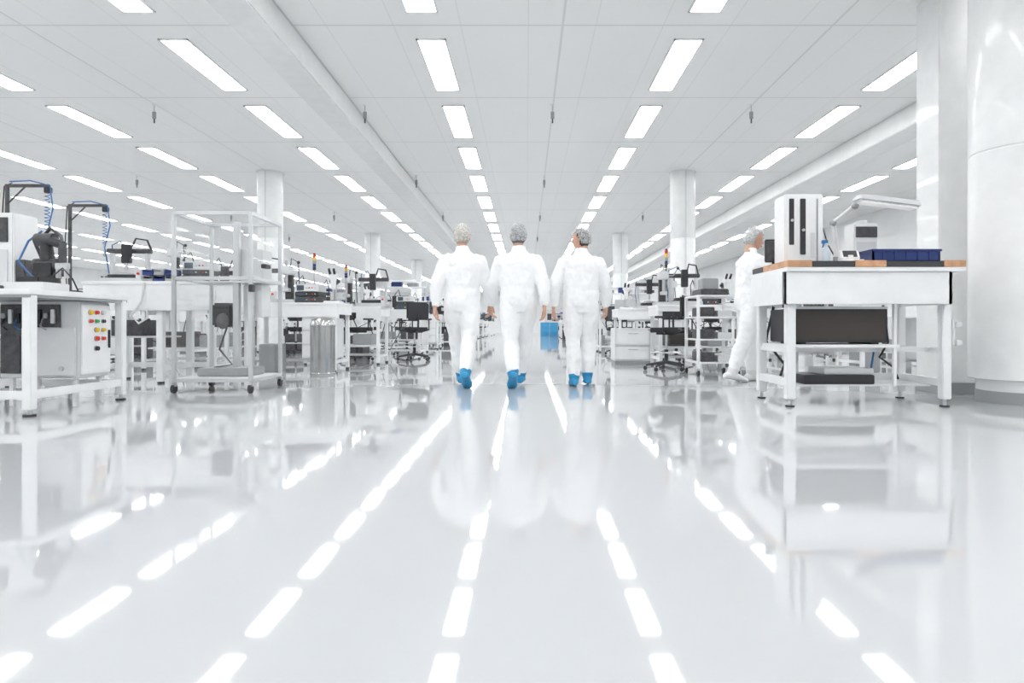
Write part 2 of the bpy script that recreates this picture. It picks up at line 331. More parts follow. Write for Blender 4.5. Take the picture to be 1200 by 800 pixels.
def bench(w, d, h, var):
    b = B(); x = w/2; y = d/2
    b.box(-x, x, -y, y, h-0.035, h, WHITE, 0.005)
    b.box(-x+0.02, x-0.02, -y+0.01, -y+0.03, h-0.2 if var != 1 else h-0.1, h-0.035, WHITE, 0.003)
    b.box(-x+0.01, -x+0.03, -y+0.02, y-0.02, h-0.16, h-0.035, WHITE, 0.003); b.box(x-0.03, x-0.01, -y+0.02, y-0.02, h-0.16, h-0.035, WHITE, 0.003)
    for sx_ in (-1, 1):
        for sy_ in (-1, 1):
            cx, cy = sx_*(x-0.06), sy_*(y-0.06)
            b.box(cx-0.025, cx+0.025, cy-0.025, cy+0.025, 0.03, h-0.035, WHITE, 0.004); b.cyl((cx, cy, 0), (cx, cy, 0.03), 0.025, RUB, n=12)
        b.box(sx_*(x-0.06)-0.015, sx_*(x-0.06)+0.015, -y+0.08, y-0.08, 0.12, 0.16, WHITE, 0.003)
    b.box(-x+0.08, x-0.08, y-0.08, y-0.05, 0.12, 0.16, WHITE, 0.003)
    if var == 0:
        b.box(x-0.5, x-0.1, -y+0.05, y-0.1, 0.18, h-0.21, WHITE2, 0.006)
        for i in range(3): b.box(x-0.49, x-0.11, -y+0.035, -y+0.052, 0.2+0.19*i, 0.37+0.19*i, WHITE, 0.004); b.box(x-0.36, x-0.24, -y+0.02, -y+0.036, 0.33+0.19*i, 0.345+0.19*i, STEEL)
        b.box(-x+0.15, -x+0.38, -y+0.2, y-0.15, 0.0, 0.38, GREY, 0.01)
    if var == 1:
        b.box(-x+0.09, x-0.09, -y+0.1, y-0.1, 0.3, 0.325, WHITE2, 0.003)
        b.box(-x+0.2, -x+0.6, -y+0.12, y-0.15, 0.325, 0.55, DARK, 0.008); b.box(x-0.5, x-0.2, -y+0.15, y-0.15, 0.325, 0.5, GREY, 0.01)
        b.box(-x+0.22, -x+0.58, -y+0.112, -y+0.121, 0.36, 0.5, PERF)
        b.tube([(0, y-0.1, 0.8), (0.1, y-0.12, 0.6), (0.3, y-0.1, 0.7), (0.4, y-0.12, 0.36)], 0.01, BLACK, 6)
    if var == 2:
        b.box(-x+0.1, -x+0.34, -y+0.1, y-0.1, 0.0, 0.45, DARK, 0.01); b.tube([(-x+0.2, y-0.12, 0.4), (0, y-0.1, 0.15), (0.2, y-0.1, 0.5), (0.3, y-0.12, h-0.04)], 0.01, BLACK, 6)
        for sx_ in (-1, 1): b.box(sx_*(x-0.05)-0.018, sx_*(x-0.05)+0.018, y-0.05, y-0.014, h, h+0.6, ALU, 0.003)
        b.box(-x+0.03, x-0.03, y-0.2, y, h+0.45, h+0.47, WHITE, 0.003); b.box(-x+0.2, x-0.2, y-0.3, y-0.2, h+0.56, h+0.6, WHITE, 0.008)
        for i in range(4): b.box(-x+0.15+0.32*i, -x+0.36+0.32*i, y-0.18, y-0.03, h+0.47, h+0.54+0.03*(i % 3), (DARK, WHITE2, BLUE, GREY)[i], 0.004)
        b.tube([(-x+0.05, y-0.03, h+0.58), (-x+0.3, y-0.25, h+0.61), (x-0.3, y-0.25, h+0.61), (x-0.05, y-0.03, h+0.58)], 0.01, ALU, 6)
    return b.mesh('workbench')
CHAIR, MON, INST, MICRO, TOWER, BINS, PRESS, GANT, STACK = office_chair(), monitor(), instrument(), microscope(), tower_machine(), parts_bins(), press_stand(), gantry_unit(), controller_stack()
def pole_light():
    b = B(); b.cyl((0, 0, 0), (0, 0, 0.02), 0.05, STEEL); b.cyl((0, 0, 0.02), (0, 0, 0.38), 0.01, STEEL, n=10)
    for i, m in enumerate((BLACK, BLUE, GREY, YEL, RED)): b.cyl((0, 0, 0.38+0.035*i), (0, 0, 0.412+0.035*i), 0.021, m, n=14)
    b.cyl((0, 0, 0.555), (0, 0, 0.565), 0.016, BLACK, n=12)
    return b.mesh('signal_tower')
SIG = pole_light()
BN = [bench(1.3, 0.75, 0.95, 0), bench(1.3, 0.75, 0.95, 1), bench(1.5, 0.75, 0.95, 2)]
KIT = [('computer_monitor', MON), ('test_instrument', INST), ('stereo_microscope', MICRO), ('assembly_machine', TOWER), ('parts_bin_rack', BINS), ('bench_press', PRESS), ('signal_tower', SIG), ('gantry_dispenser', GANT), ('controller_stack', STACK)]

def dress(x, y, h, w, rz, kinds):
    n = len(kinds); c, s_ = math.cos(rz), math.sin(rz)
    for i, k in enumerate(kinds):
        lx = (i-(n-1)/2)*(w/n)
        nm, me = KIT[k]
        place(nm, me, (x+lx*c, y+lx*s_, h+0.001), rz+R.uniform(-0.08, 0.08))

# ------------------------------------------------------------ background stations
def blocked(x, y, r=1.05, ry=0.95):
    for cx in COLX:
        for cy in COLY:
            if abs(x-cx) < r and abs(y-cy) < ry: return True
    return False
def chair(x, y, rz):
    if not blocked(x, y, 0.65, 0.65): place('office_chair', CHAIR, (x, y, 0), rz)
rows = [(-3.0, 15.2), (-4.85, 9.4), (-7.2, 8.0), (-9.6, 9.5), (-12.2, 10.5), (-15, 12), (2.45, 15.6), (5.1, 8.9), (7.4, 9.6)]
for ri, (rx, ry0) in enumerate(rows):
    y = ry0
    while y < 46:
        if not blocked(rx, y):
            v = R.choice((0, 1, 2)); w = 1.5 if v == 2 else 1.3
            rot = 0 if R.random() < 0.75 else math.pi
            place('workbench', BN[v], (rx, y, 0), rot)
            pool = [0, 1, 2, 4, 5, 7, 8, 1] + ([3, 6] if v != 2 else [])
            if v == 2: pool = [0, 1, 2, 4, 8, 5]
            kinds = R.sample(pool, 3)
            if 3 in kinds: kinds = [3]+[k for k in kinds if k == 2]
            if ri == 7 and y < 10: kinds = [1, 4]
            dress(rx, y, 0.95, w, rot, kinds)
            if R.random() < 0.5:
                dx = R.uniform(-0.3, 0.3)
                chair(rx+dx, y-0.85 if rot == 0 else y+0.85, R.uniform(-0.5, 0.5) + (0 if rot == 0 else math.pi))
        y += R.uniform(2.3, 2.8) if y < 25 else 3.4

def place_bench(v, x, y, kinds, rot=0, w=1.3):
    place('workbench', BN[v], (x, y, 0), rot); dress(x, y, 0.95, w, rot, kinds)
place_bench(0, -3.2, 9.0, [7, 5, 8, 2]); place_bench(1, -3.0, 10.7, [1, 5, 7]); place_bench(2, -2.75, 12.6, [2, 8], w=1.5)
place('signal_tower', SIG, (-3.08, 9.28, 0.951), 0, scale=(1.1, 1.1, 1.3)); place('signal_tower', SIG, (-2.62, 9.28, 0.951), 0, scale=(1, 1, 1.0))
chair(-2.05, 11.7, 0.4); chair(-3.1, 11.7, -0.5); chair(-2.6, 13.9, 2.2)
place_bench(1, 2.6, 9.9, [5, 7, 8, 2]); place_bench(0, 2.3, 12.0, [2, 7, 5])
chair(1.98, 9.05, 1.2); chair(2.6, 11.1, -0.4); chair(2.05, 14.2, -2)
place('signal_tower', SIG, (2.22, 10.15, 0.951), 0, scale=(1.2, 1.2, 1.6))

# stainless waste bin
b = B(); b.lathe((0, 0, 0), [(0.155, 0), (0.16, 0.02), (0.16, 0.03), (0.155, 0.035), (0.155, 0.62), (0.16, 0.625), (0.16, 0.65), (0.14, 0.7), (0.10, 0.725), (0.095, 0.7), (0.09, 0.6)], mat('polished_stainless', (0.5, 0.5, 0.5), 0.18, 1.0, 0.02), 48)
me = b.mesh('waste_bin'); place('waste_bin', me, (-2.63, 8.25, 0))
# drums far
b = B()
b.lathe((0, 0, 0), [(0.26, 0), (0.28, 0.02), (0.28, 0.28), (0.29, 0.3), (0.28, 0.32), (0.28, 0.56), (0.29, 0.58), (0.28, 0.6), (0.28, 0.84), (0.26, 0.86), (0.24, 0.85)], CYAN, 32)
me = b.mesh('blue_drum')
for p in ((1.15, 40, 0), (1.75, 41, 0)): place('blue_drum', me, p)
# white low cabinet
b = B(); b.box(-0.3, 0.3, -0.25, 0.25, 0.06, 0.6, WHITE, 0.01); b.box(-0.29, 0.29, -0.24, 0.24, 0, 0.06, GREY, 0.003); b.box(-0.28, 0.28, -0.262, -0.25, 0.32, 0.58, WHITE, 0.006); b.box(-0.28, 0.28, -0.262, -0.25, 0.08, 0.3, WHITE, 0.006)
b.box(-0.08, 0.08, -0.275, -0.262, 0.5, 0.515, STEEL); b.box(-0.08, 0.08, -0.275, -0.262, 0.24, 0.255, STEEL)
place('drawer_cabinet', b.mesh('drawer_cabinet'), (1.74, 10.7, 0))
# shelving trolley right
b = B(); x0, x1, y0, y1 = 2.15, 2.65, 8.0, 8.6
for x in (x0, x1):
    for y in (y0, y1): b.box(x-0.018, x+0.018, y-0.018, y+0.018, 0.09, 1.02, WHITE, 0.003); caster(b, x, y, 0.04)
for z in (0.16, 0.45, 0.73, 1.0): b.box(x0-0.02, x1+0.02, y0-0.02, y1+0.02, z, z+0.02, WHITE, 0.004)
for z in (0.18, 0.47, 0.75):
    b.box(x0+0.05, x0+0.22, y0+0.05, y1-0.1, z, z+0.12, DARK, 0.006); b.box(x0+0.27, x1-0.05, y0+0.08, y1-0.1, z, z+0.08, WHITE2, 0.006)
b.box(x0+0.05, x1-0.1, y0+0.05, y1-0.1, 1.02, 1.1, DARK, 0.01); b.box(x0+0.1, x0+0.3, y0+0.15, y1-0.2, 1.1, 1.24, GREY, 0.01)
b.obj('equipment_trolley', (2.4, 8.3, 0))

# ------------------------------------------------------------ big right bench
b = B(); X0, X1, Y0, Y1 = 2.0, 3.37, 4.9, 5.66
b.box(X0, X1, Y0, Y1, 1.05, 1.085, WHITE, 0.004)
segs = [(2.0, 2.19, WOOD), (2.19, 2.52, ESD), (2.52, 2.76, WOOD), (2.76, 3.2, ESD), (3.2, 3.37, WOOD)]
for a, c, m in segs: b.box(a+0.001, c-0.001, Y0-0.005, Y1-0.25 if m is WOOD else Y1, 1.085, 1.135 if m is WOOD else 1.13, m, 0.003)
b.box(X0, X1, Y1-0.25, Y1, 1.085, 1.131, ESD, 0.003)
b.box(X0-0.02, X1-0.09, Y0+0.02, Y0+0.045, 0.80, 1.05, WHITE, 0.004)
b.box(X0-0.02, X0+0.005, Y0+0.02, Y1-0.02, 0.80, 1.05, WHITE, 0.004)
b.box(X1-0.12, X1-0.09, Y0+0.02, Y1-0.02, 0.80, 1.05, WHITE, 0.004)
for lx in (2.06, 3.27):
    for ly in (Y0+0.1, Y1-0.06):
        b.box(lx-0.035, lx+0.035, ly-0.035, ly+0.035, 0.06, 1.05, WHITE, 0.006)
        b.cyl((lx, ly, 0.0), (lx, ly, 0.012), 0.035, RUB, n=16); b.cyl((lx, ly, 0.01), (lx, ly, 0.06), 0.014, STEEL, n=10)
    b.box(lx-0.03, lx+0.03, Y0+0.13, Y1-0.09, 0.16, 0.22, WHITE, 0.004); b.box(lx-0.02, lx+0.02, Y0+0.13, Y1-0.09, 0.42, 0.46, WHITE, 0.004)
b.box(2.06, 3.27, Y1-0.08, Y1-0.05, 0.16, 0.22, WHITE, 0.004)
b.box(2.06, 3.27, Y0+0.3, Y0+0.34, 0.42, 0.46, WHITE, 0.004); b.box(2.06, 3.27, Y1-0.08, Y1-0.04, 0.42, 0.46, WHITE, 0.004)
b.box(2.05, 2.92, Y0+0.1, Y1-0.05, 0.46, 0.485, WHITE, 0.004)
b.box(2.12, 2.86, Y0+0.16, Y1-0.1, 0.5, 0.77, BLACK, 0.006); b.box(2.14, 2.84, Y0+0.152, Y0+0.161, 0.52, 0.75, PERF)
b.box(2.12, 2.86, Y0+0.155, Y0+0.163, 0.765, 0.785, ALU, 0.002)
for x in (2.2, 2.78): b.box(x-0.03, x+0.03, Y0+0.2, Y1-0.2, 0.484, 0.502, RUB)
b.box(2.88, 2.905, Y0+0.11, Y0+0.14, 0.16, 1.05, WHITE, 0.003)
b.box(2.10, 3.23, Y0+0.2, Y1-0.1, 0.15, 0.165, WHITE2, 0.003)
b.box(2.22, 2.78, Y0+0.2, Y1-0.2, 0.165, 0.24, BLACK, 0.006); b.box(2.4, 2.8, Y0+0.25, Y1-0.2, 0.24, 0.29, WHITE2, 0.006)
b.tube([(2.9, Y0+0.3, 0.8), (2.93, Y0+0.28, 0.5), (2.85, Y0+0.26, 0.38), (2.98, Y0+0.3, 0.3), (3.05, Y0+0.35, 0.2)], 0.01, BLACK, 8)
b.tube([(2.15, Y1-0.1, 0.8), (2.1, Y1-0.05, 0.5), (2.25, Y1-0.08, 0.3), (2.2, Y1-0.1, 0.17)], 0.012, BLACK, 8)
b.tube([(2.98, Y1-0.1, 0.8), (2.96, Y1-0.1, 0.6), (3.02, Y1-0.1, 0.4), (2.98, Y1-0.1, 0.16)], 0.009, LBLUE, 8)
b.box(3.305, 3.33, Y0+0.06, Y0+0.14, 0.48, 0.68, WHITE2, 0.004); b.box(3.33, 3.38, Y0+0.05, Y0+0.15, 0.48, 0.52, WHITE2, 0.004); b.box(3.33, 3.38, Y0+0.05, Y0+0.15, 0.62, 0.66, WHITE2, 0.004)
b.obj('electronics_workbench', (2.7, 5.3, 0))
TZ = 1.1365
b = B(); b.box(2.13, 2.45, 5.27, 5.5, TZ, 1.72, WHITE, 0.012)
b.box(2.165, 2.205, 5.262, 5.272, 1.3, 1.68, BLACK, 0.003); b.box(2.255, 2.30, 5.262, 5.272, 1.22, 1.68, BLACK, 0.003); b.box(2.39, 2.40, 5.262, 5.272, 1.16, 1.68, GREY)
b.cyl((2.185, 5.262, 1.5), (2.185, 5.25, 1.5), 0.012, STEEL, n=10); b.cyl((2.278, 5.262, 1.42), (2.278, 5.25, 1.42), 0.012, STEEL, n=10)
b.box(2.34, 2.375, 5.262, 5.27, 1.2, 1.4, WHITE2, 0.002)
b.obj('pipette_station', (2.29, 5.38, TZ))
b = B(); b.box(2.77, 2.97, 5.4, 5.58, TZ, 1.5, WHITE, 0.01); b.box(2.78, 2.96, 5.39, 5.402, 1.38, 1.47, DARK, 0.003); b.box(2.79, 2.95, 5.392, 5.402, 1.16, 1.34, WHITE2, 0.003)
b.cyl((2.87, 5.39, 1.25), (2.87, 5.375, 1.25), 0.02, STEEL); b.cyl((2.87, 5.49, 1.5), (2.87, 5.49, 1.53), 0.05, WHITE2)
b.obj('bench_analyser', (2.87, 5.49, TZ))
b = B(); b.cyl((2.62, 5.42, TZ), (2.62, 5.42, TZ+0.03), 0.07, WHITE); b.cyl((2.62, 5.42, TZ+0.03), (2.62, 5.42, TZ+0.08), 0.02, GREY)
b.tube([(2.62, 5.42, TZ+0.07), (2.58, 5.40, 1.50)], 0.013, WHITE, 8); b.tube([(2.645, 5.42, TZ+0.07), (2.605, 5.40, 1.50)], 0.009, WHITE, 8)
b.tube([(2.58, 5.40, 1.50), (2.70, 5.28, 1.62)], 0.013, WHITE, 8); b.ell((2.59, 5.40, 1.50), (0.028, 0.028, 0.028), GREY)
b.ell((2.71, 5.27, 1.62), (0.03, 0.03, 0.025), GREY)
Ml = Matrix.Translation((2.93, 5.2, 1.63)) @ Euler((0, math.radians(7), 0)).to_matrix().to_4x4()
b.box(-0.25, 0.25, -0.07, 0.07, -0.02, 0.04, WHITE2, 0.018, Ml); b.box(-0.22, 0.22, -0.055, 0.055, -0.024, -0.018, mat('lamp_diffuser', (0.9, 0.9, 0.9), 0.5, emis=(1, 1, 1), estr=0.3), 0, Ml)
b.obj('magnifier_task_lamp', (2.62, 5.42, TZ))
b = B(); x0, x1, y0, y1, z0, z1 = 2.72, 3.25, 5.02, 5.3, TZ, 1.235
b.box(x0, x1, y0, y1, z0, z0+0.01, BLUE)
b.box(x0, x0+0.012, y0, y1, z0, z1, BLUE); b.box(x1-0.012, x1, y0, y1, z0, z1, BLUE); b.box(x0, x1, y0, y0+0.012, z0, z1, BLUE); b.box(x0, x1, y1-0.012, y1, z0, z1, BLUE)
for (a0, a1, c0, c1) in ((x0-0.01, x1+0.01, y0-0.01, y0+0.012), (x0-0.01, x1+0.01, y1-0.012, y1+0.01), (x0-0.01, x0+0.012, y0, y1), (x1-0.012, x1+0.01, y0, y1)): b.box(a0, a1, c0, c1, z1-0.018, z1, BLUE, 0.003)
for i in range(5): b.box(x0+0.08+0.09*i, x0+0.09+0.09*i, y0-0.006, y0, z0+0.01, z1-0.02, BLUE)
b.obj('blue_storage_crate', (2.98, 5.16, TZ))
b = B(); b.lathe((0, 0, 0), [(0.025, 0), (0.03, 0.005), (0.03, 0.09), (0.012, 0.12), (0.012, 0.14), (0.016, 0.14), (0.016, 0.16)], mat('bottle_plastic', (0.6, 0.68, 0.75), 0.3), 20)
b.box(-0.035, 0.012, -0.012, 0.012, 0.155, 0.185, LBLUE, 0.004); b.tube([(-0.02, 0, 0.16), (-0.028, 0, 0.125)], 0.006, LBLUE, 6)
place('spray_bottle', b.mesh('spray_bottle'), (2.41, 5.14, TZ))
b = B(); Mg = Matrix.Rotation(math.radians(-25), 4, 'X')
b.box(-0.085, 0.085, -0.05, 0.05, 0, 0.02, WHITE, 0.006); b.box(-0.08, 0.08, -0.01, 0.02, 0.03, 0.11, WHITE, 0.008, Mg); b.box(-0.055, 0.055, -0.014, -0.009, 0.045, 0.1, BLACK, 0, Mg); b.box(-0.02, 0.02, 0, 0.03, 0.015, 0.06, WHITE, 0.003)
place('digital_meter', b.mesh('digital_meter'), (2.58, 5.08, TZ))
b = B(); b.box(-0.07, 0.07, -0.05, 0.05, 0, 0.012, BLACK, 0.004); b.box(-0.012, 0.012, -0.01, 0.01, 0.01, 0.1, BLACK); b.box(-0.075, 0.075, -0.02, 0.012, 0.05, 0.25, BLACK, 0.006); b.box(-0.065, 0.065, -0.022, -0.019, 0.06, 0.24, DARK)
place('small_display', b.mesh('small_display'), (2.16, 5.59, TZ), -0.1)
b = B()
b.tube([(2.47, 5.5, TZ+0.01), (2.5, 5.52, TZ+0.25), (2.55, 5.5, TZ+0.34), (2.6, 5.52, TZ+0.2), (2.7, 5.5, TZ+0.01)], 0.006, BLACK, 6)
b.tube([(2.66, 5.3, TZ+0.006), (2.62, 5.2, TZ+0.006), (2.5, 5.25, TZ+0.006), (2.47, 5.45, TZ+0.006)], 0.006, BLACK, 6)
b.obj('cable_loop', (2.55, 5.5, TZ))

# ------------------------------------------------------------ left machine bench (A)
b = B(); X0, X1, Y0, Y1 = -4.75, -3.42, 4.40, 5.5
b.box(X0, X1, Y0, Y1, 0.85, 0.89, WHITE, 0.005); b.box(X0+0.01, X1-0.01, Y0+0.01, Y1-0.01, 0.83, 0.85, GREY)
for lx in (X0+0.06, X1-0.04):
    for ly in (Y0+0.05, Y1-0.05):
        b.box(lx-0.032, lx+0.032, ly-0.032, ly+0.032, 0.05, 0.85, WHITE, 0.005); b.cyl((lx, ly, 0), (lx, ly, 0.015), 0.04, RUB, n=16); b.cyl((lx, ly, 0.01), (lx, ly, 0.055), 0.015, STEEL, n=10)
    b.box(lx-0.025, lx+0.025, Y0+0.08, Y1-0.08, 0.12, 0.18, WHITE, 0.004)
b.box(X0+0.06, X1-0.04, Y0+0.02, Y0+0.07, 0.12, 0.18, WHITE, 0.004); b.box(X0+0.06, X1-0.04, Y1-0.07, Y1-0.02, 0.12, 0.18, WHITE, 0.004)
b.obj('machine_frame_bench', (-4.1, 4.95, 0))
b = B(); x0, x1, y0, y1 = -4.12, -3.50, 5.0, 5.37
b.box(x0, x1, y0, y1, 0.22, 0.825, WHITE2, 0.008)
b.box(x0+0.01, x1-0.14, y0-0.012, y0, 0.56, 0.80, DARK, 0.004); b.box(x0+0.18, x1-0.02, y0-0.02, y0-0.001, 0.24, 0.62, WHITE2, 0.006)
b.box(x0+0.01, x0+0.17, y0-0.012, y0, 0.26, 0.56, DARK, 0.004)
for i in range(8):
    b.box(x0+0.03+0.055*i, x0+0.062+0.055*i, y0-0.03, y0-0.012, 0.65+0.04*(i % 3 == 0), 0.73+0.03*(i % 2), (GREY, ALU, BLACK)[i % 3], 0.003)
for i in range(4): b.tube([(x0+0.05+0.1*i, y0-0.02, 0.69), (x0+0.07+0.1*i, y0-0.07, 0.63), (x0+0.09+0.1*i, y0-0.04, 0.60)], 0.006, (BLACK, LBLUE, BLACK, GREY)[i], 6)
b.cyl((x1-0.12, y0-0.02, 0.3), (x1-0.12, y0-0.035, 0.3), 0.018, STEEL, n=12)
b.box(x1, x1+0.015, y0+0.015, y1-0.015, 0.25, 0.80, WHITE, 0.004)
bt = [(0.10, 0.74, YEL, 0.018), (0.17, 0.74, RED, 0.015), (0.25, 0.74, WHITE2, 0.015), (0.10, 0.67, RED, 0.014), (0.17, 0.67, GRN, 0.014), (0.25, 0.67, BLACK, 0.014), (0.17, 0.60, YEL, 0.017), (0.25, 0.60, YEL, 0.014), (0.17, 0.53, RED, 0.018), (0.25, 0.53, RED, 0.014), (0.17, 0.45, BLACK, 0.018)]
for dy, z, m, r in bt:
    b.cyl((x1+0.015, y0+dy, z), (x1+0.022, y0+dy, z), r*1.2, GREY, n=14); b.cyl((x1+0.02, y0+dy, z), (x1+0.04, y0+dy, z), r, m, n=14)
b.box(x1+0.015, x1+0.03, y0+0.32, y0+0.335, 0.45, 0.6, BLACK, 0.003)
for (hx, hy) in ((x0+0.06, y0+0.05), (x1-0.06, y0+0.05), (x0+0.06, y1-0.05), (x1-0.06, y1-0.05)): b.box(hx-0.015, hx+0.015, hy-0.015, hy+0.015, 0.0, 0.22, WHITE)
b.obj('control_cabinet', (-3.8, 5.18, 0))
Z = 0.891
b = B(); cx, cy = -3.83, 5.12
b.box(cx-0.17, cx+0.17, cy-0.15, cy+0.15, Z, Z+0.03, DARK, 0.006)
b.cyl((cx, cy, Z+0.03), (cx, cy, Z+0.16), 0.09, BLACK, 0.075); b.box(cx-0.09, cx+0.09, cy-0.07, cy+0.07, Z+0.12, Z+0.26, BLACK, 0.02)
b.cyl((cx-0.1, cy, Z+0.22), (cx+0.1, cy, Z+0.22), 0.06, DARK)
b.tube([(cx, cy, Z+0.22), (cx-0.02, cy, Z+0.42)], [0.055, 0.042], BLACK, 14); b.cyl((cx-0.02-0.07, cy, Z+0.43), (cx-0.02+0.07, cy, Z+0.43), 0.052, DARK)
b.tube([(cx-0.02, cy, Z+0.44), (cx+0.15, cy-0.05, Z+0.38)], [0.042, 0.032], BLACK, 14); b.cyl((cx+0.15, cy-0.05, Z+0.40), (cx+0.15, cy-0.05, Z+0.24), 0.03, DARK, n=14)
b.box(cx+0.10, cx+0.20, cy-0.07, cy-0.03, Z+0.19, Z+0.24, ALU, 0.005); b.box(cx+0.11, cx+0.125, cy-0.07, cy-0.03, Z+0.12, Z+0.19, STEEL); b.box(cx+0.175, cx+0.19, cy-0.07, cy-0.03, Z+0.12, Z+0.19, STEEL)
b.tube([(cx-0.05, cy+0.05, Z+0.2), (cx-0.14, cy+0.05, Z+0.4), (cx-0.02, cy+0.05, Z+0.53), (cx+0.1, cy, Z+0.46), (cx+0.14, cy-0.04, Z+0.40)], 0.014, BLACK, 8)
b.tube([(cx-0.1, cy, Z+0.1), (cx-0.2, cy-0.05, Z+0.25), (cx-0.16, cy, Z+0.42), (cx-0.05, cy, Z+0.5)], 0.008, LBLUE, 6)
b.obj('robot_arm', (cx, cy, Z))
b = B(); b.box(-4.55, -4.16, 5.18, 5.45, Z, Z+0.66, WHITE, 0.01); b.box(-4.5, -4.2, 5.17, 5.181, Z+0.42, Z+0.62, DARK, 0.003); b.box(-4.5, -4.2, 5.172, 5.181, Z+0.04, Z+0.36, WHITE2, 0.004)
b.box(-4.16, -4.08, 5.2, 5.4, Z, Z+0.28, DARK, 0.006)
b.obj('vision_inspection_unit', (-4.35, 5.3, Z))
b = B()
b.box(-4.35, -4.0, 4.55, 4.9, Z, Z+0.05, DARK, 0.006); b.box(-4.3, -4.2, 4.6, 4.75, Z+0.05, Z+0.14, BLACK, 0.006); b.cyl((-4.1, 4.7, Z+0.05), (-4.1, 4.7, Z+0.16), 0.03, STEEL)
b.tube([(-4.25, 4.75, Z+0.12), (-4.36, 4.85, Z+0.2), (-4.2, 4.88, Z+0.12), (-4.12, 4.86, Z+0.05)], 0.008, BLACK, 6)
b.obj('fixture_plate', (-4.2, 4.7, Z))
b = B(); b.box(-3.78, -3.5, 4.62, 4.9, Z, Z+0.06, WHITE2, 0.006); b.box(-3.72, -3.56, 4.66, 4.85, Z+0.06, Z+0.1, BLACK, 0.006); b.tube([(-3.6, 4.8, Z+0.08), (-3.52, 4.85, Z+0.18), (-3.48, 4.9, Z+0.1), (-3.47, 4.95, Z+0.006)], 0.006, BLACK, 6)
b.obj('servo_controller', (-3.65, 4.75, Z))

def hose_gantry(x, y, h, arm):
    b = B(); b.box(-0.12, 0.12, -0.12, 0.12, 0, 0.015, STEEL, 0.003)
    b.box(-0.015, 0.015, -0.015, 0.015, 0.015, h, DARK, 0.003); b.box(0, arm, -0.014, 0.014, h-0.03, h, DARK, 0.003)
    b.tube([(0, 0, h-0.2), (0.18, 0, h-0.025)], 0.008, DARK, 6); b.box(arm-0.04, arm+0.02, -0.025, 0.025, h-0.09, h-0.03, BLACK, 0.006)
    pts = [(0.05, -0.03, h+0.02), (arm*0.6, -0.03, h+0.03), (arm+0.03, -0.03, h-0.02), (arm+0.06, -0.03, h-0.25), (arm+0.0, -0.03, h-0.5), (arm+0.05, -0.03, h-0.8)]
    b.tube(pts, 0.007, LBLUE, 8)
    hel = [(arm-0.02+0.022*math.cos(t*0.7), 0.022*math.sin(t*0.7), h-0.1-t*0.004) for t in range(90)]
    b.tube(hel, 0.0035, LBLUE, 5); b.cyl((arm-0.02, 0, h-0.46), (arm-0.02, 0, h-0.6), 0.014, STEEL, n=12)
    b.tube([(-0.03, 0, 0.9), (-0.06, 0, h-0.5), (-0.03, 0, h-0.02), (0.05, 0, h+0.015)], 0.006, BLACK, 6)
    return place('pneumatic_hose_arm', b.mesh('pneumatic_hose_arm'), (x, y, 0))
hose_gantry(-5.2, 6.4, 2.05, 0.42); hose_gantry(-5.25, 7.35, 2.03, 0.42)

# left bench B1
b = B(); X0, X1, Y0, Y1 = -4.85, -3.38, 6.95, 7.7
b.box(X0, X1, Y0, Y1, 1.08, 1.12, WHITE, 0.005); b.box(X0+0.02, X1-0.005, Y0+0.005, Y0+0.03, 0.80, 1.08, WHITE, 0.004); b.box(X1-0.03, X1-0.005, Y0+0.02, Y1, 0.80, 1.08, WHITE, 0.004)
for lx in (X0+0.08, -4.02, X1-0.08):
    for ly in (Y0+0.08, Y1-0.06):
        b.box(lx-0.035, lx+0.035, ly-0.035, ly+0.035, 0.02, 1.08, WHITE, 0.005); b.cyl((lx, ly, 0), (lx, ly, 0.02), 0.035, RUB, n=14)
    b.box(lx-0.025, lx+0.025, Y0+0.1, Y1-0.08, 0.14, 0.2, WHITE, 0.004)
b.box(X0+0.1, X1-0.1, Y1-0.07, Y1-0.04, 0.14, 0.2, WHITE, 0.004); b.box(X0+0.15, -4.1, Y0+0.15, Y1-0.1, 0.5, 0.52, WHITE2, 0.003); b.box(X0+0.2, -4.3, Y0+0.2, Y1-0.15, 0.52, 0.7, DARK, 0.006)
b.tube([(-4.15, Y0-0.01, 1.1), (-4.16, Y0-0.04, 0.9), (-4.28, Y0-0.03, 0.74), (-4.2, Y0-0.03, 0.66), (-4.1, Y0-0.03, 0.72), (-4.12, Y0-0.02, 0.82)], 0.012, WHITE2, 8)
b.obj('assembly_workbench', (-4.1, 7.3, 0))
TB = 1.121
place('gantry_dispenser', GANT, (-4.55, 7.3, TB), 0.1, scale=(0.95, 0.9, 0.8)); place('parts_bin_rack', BINS, (-4.08, 7.15, TB), 0.1, scale=(0.6, 0.6, 0.5))
place('controller_stack', STACK, (-3.72, 7.3, TB), 0.1, scale=(0.9, 0.9, 0.9)); place('bench_press', PRESS, (-4.15, 7.52, TB), 0.2, scale=(0.8, 0.7, 0.8))
place_bench(1, -5.9, 5.75, [3, 8], w=1.3)

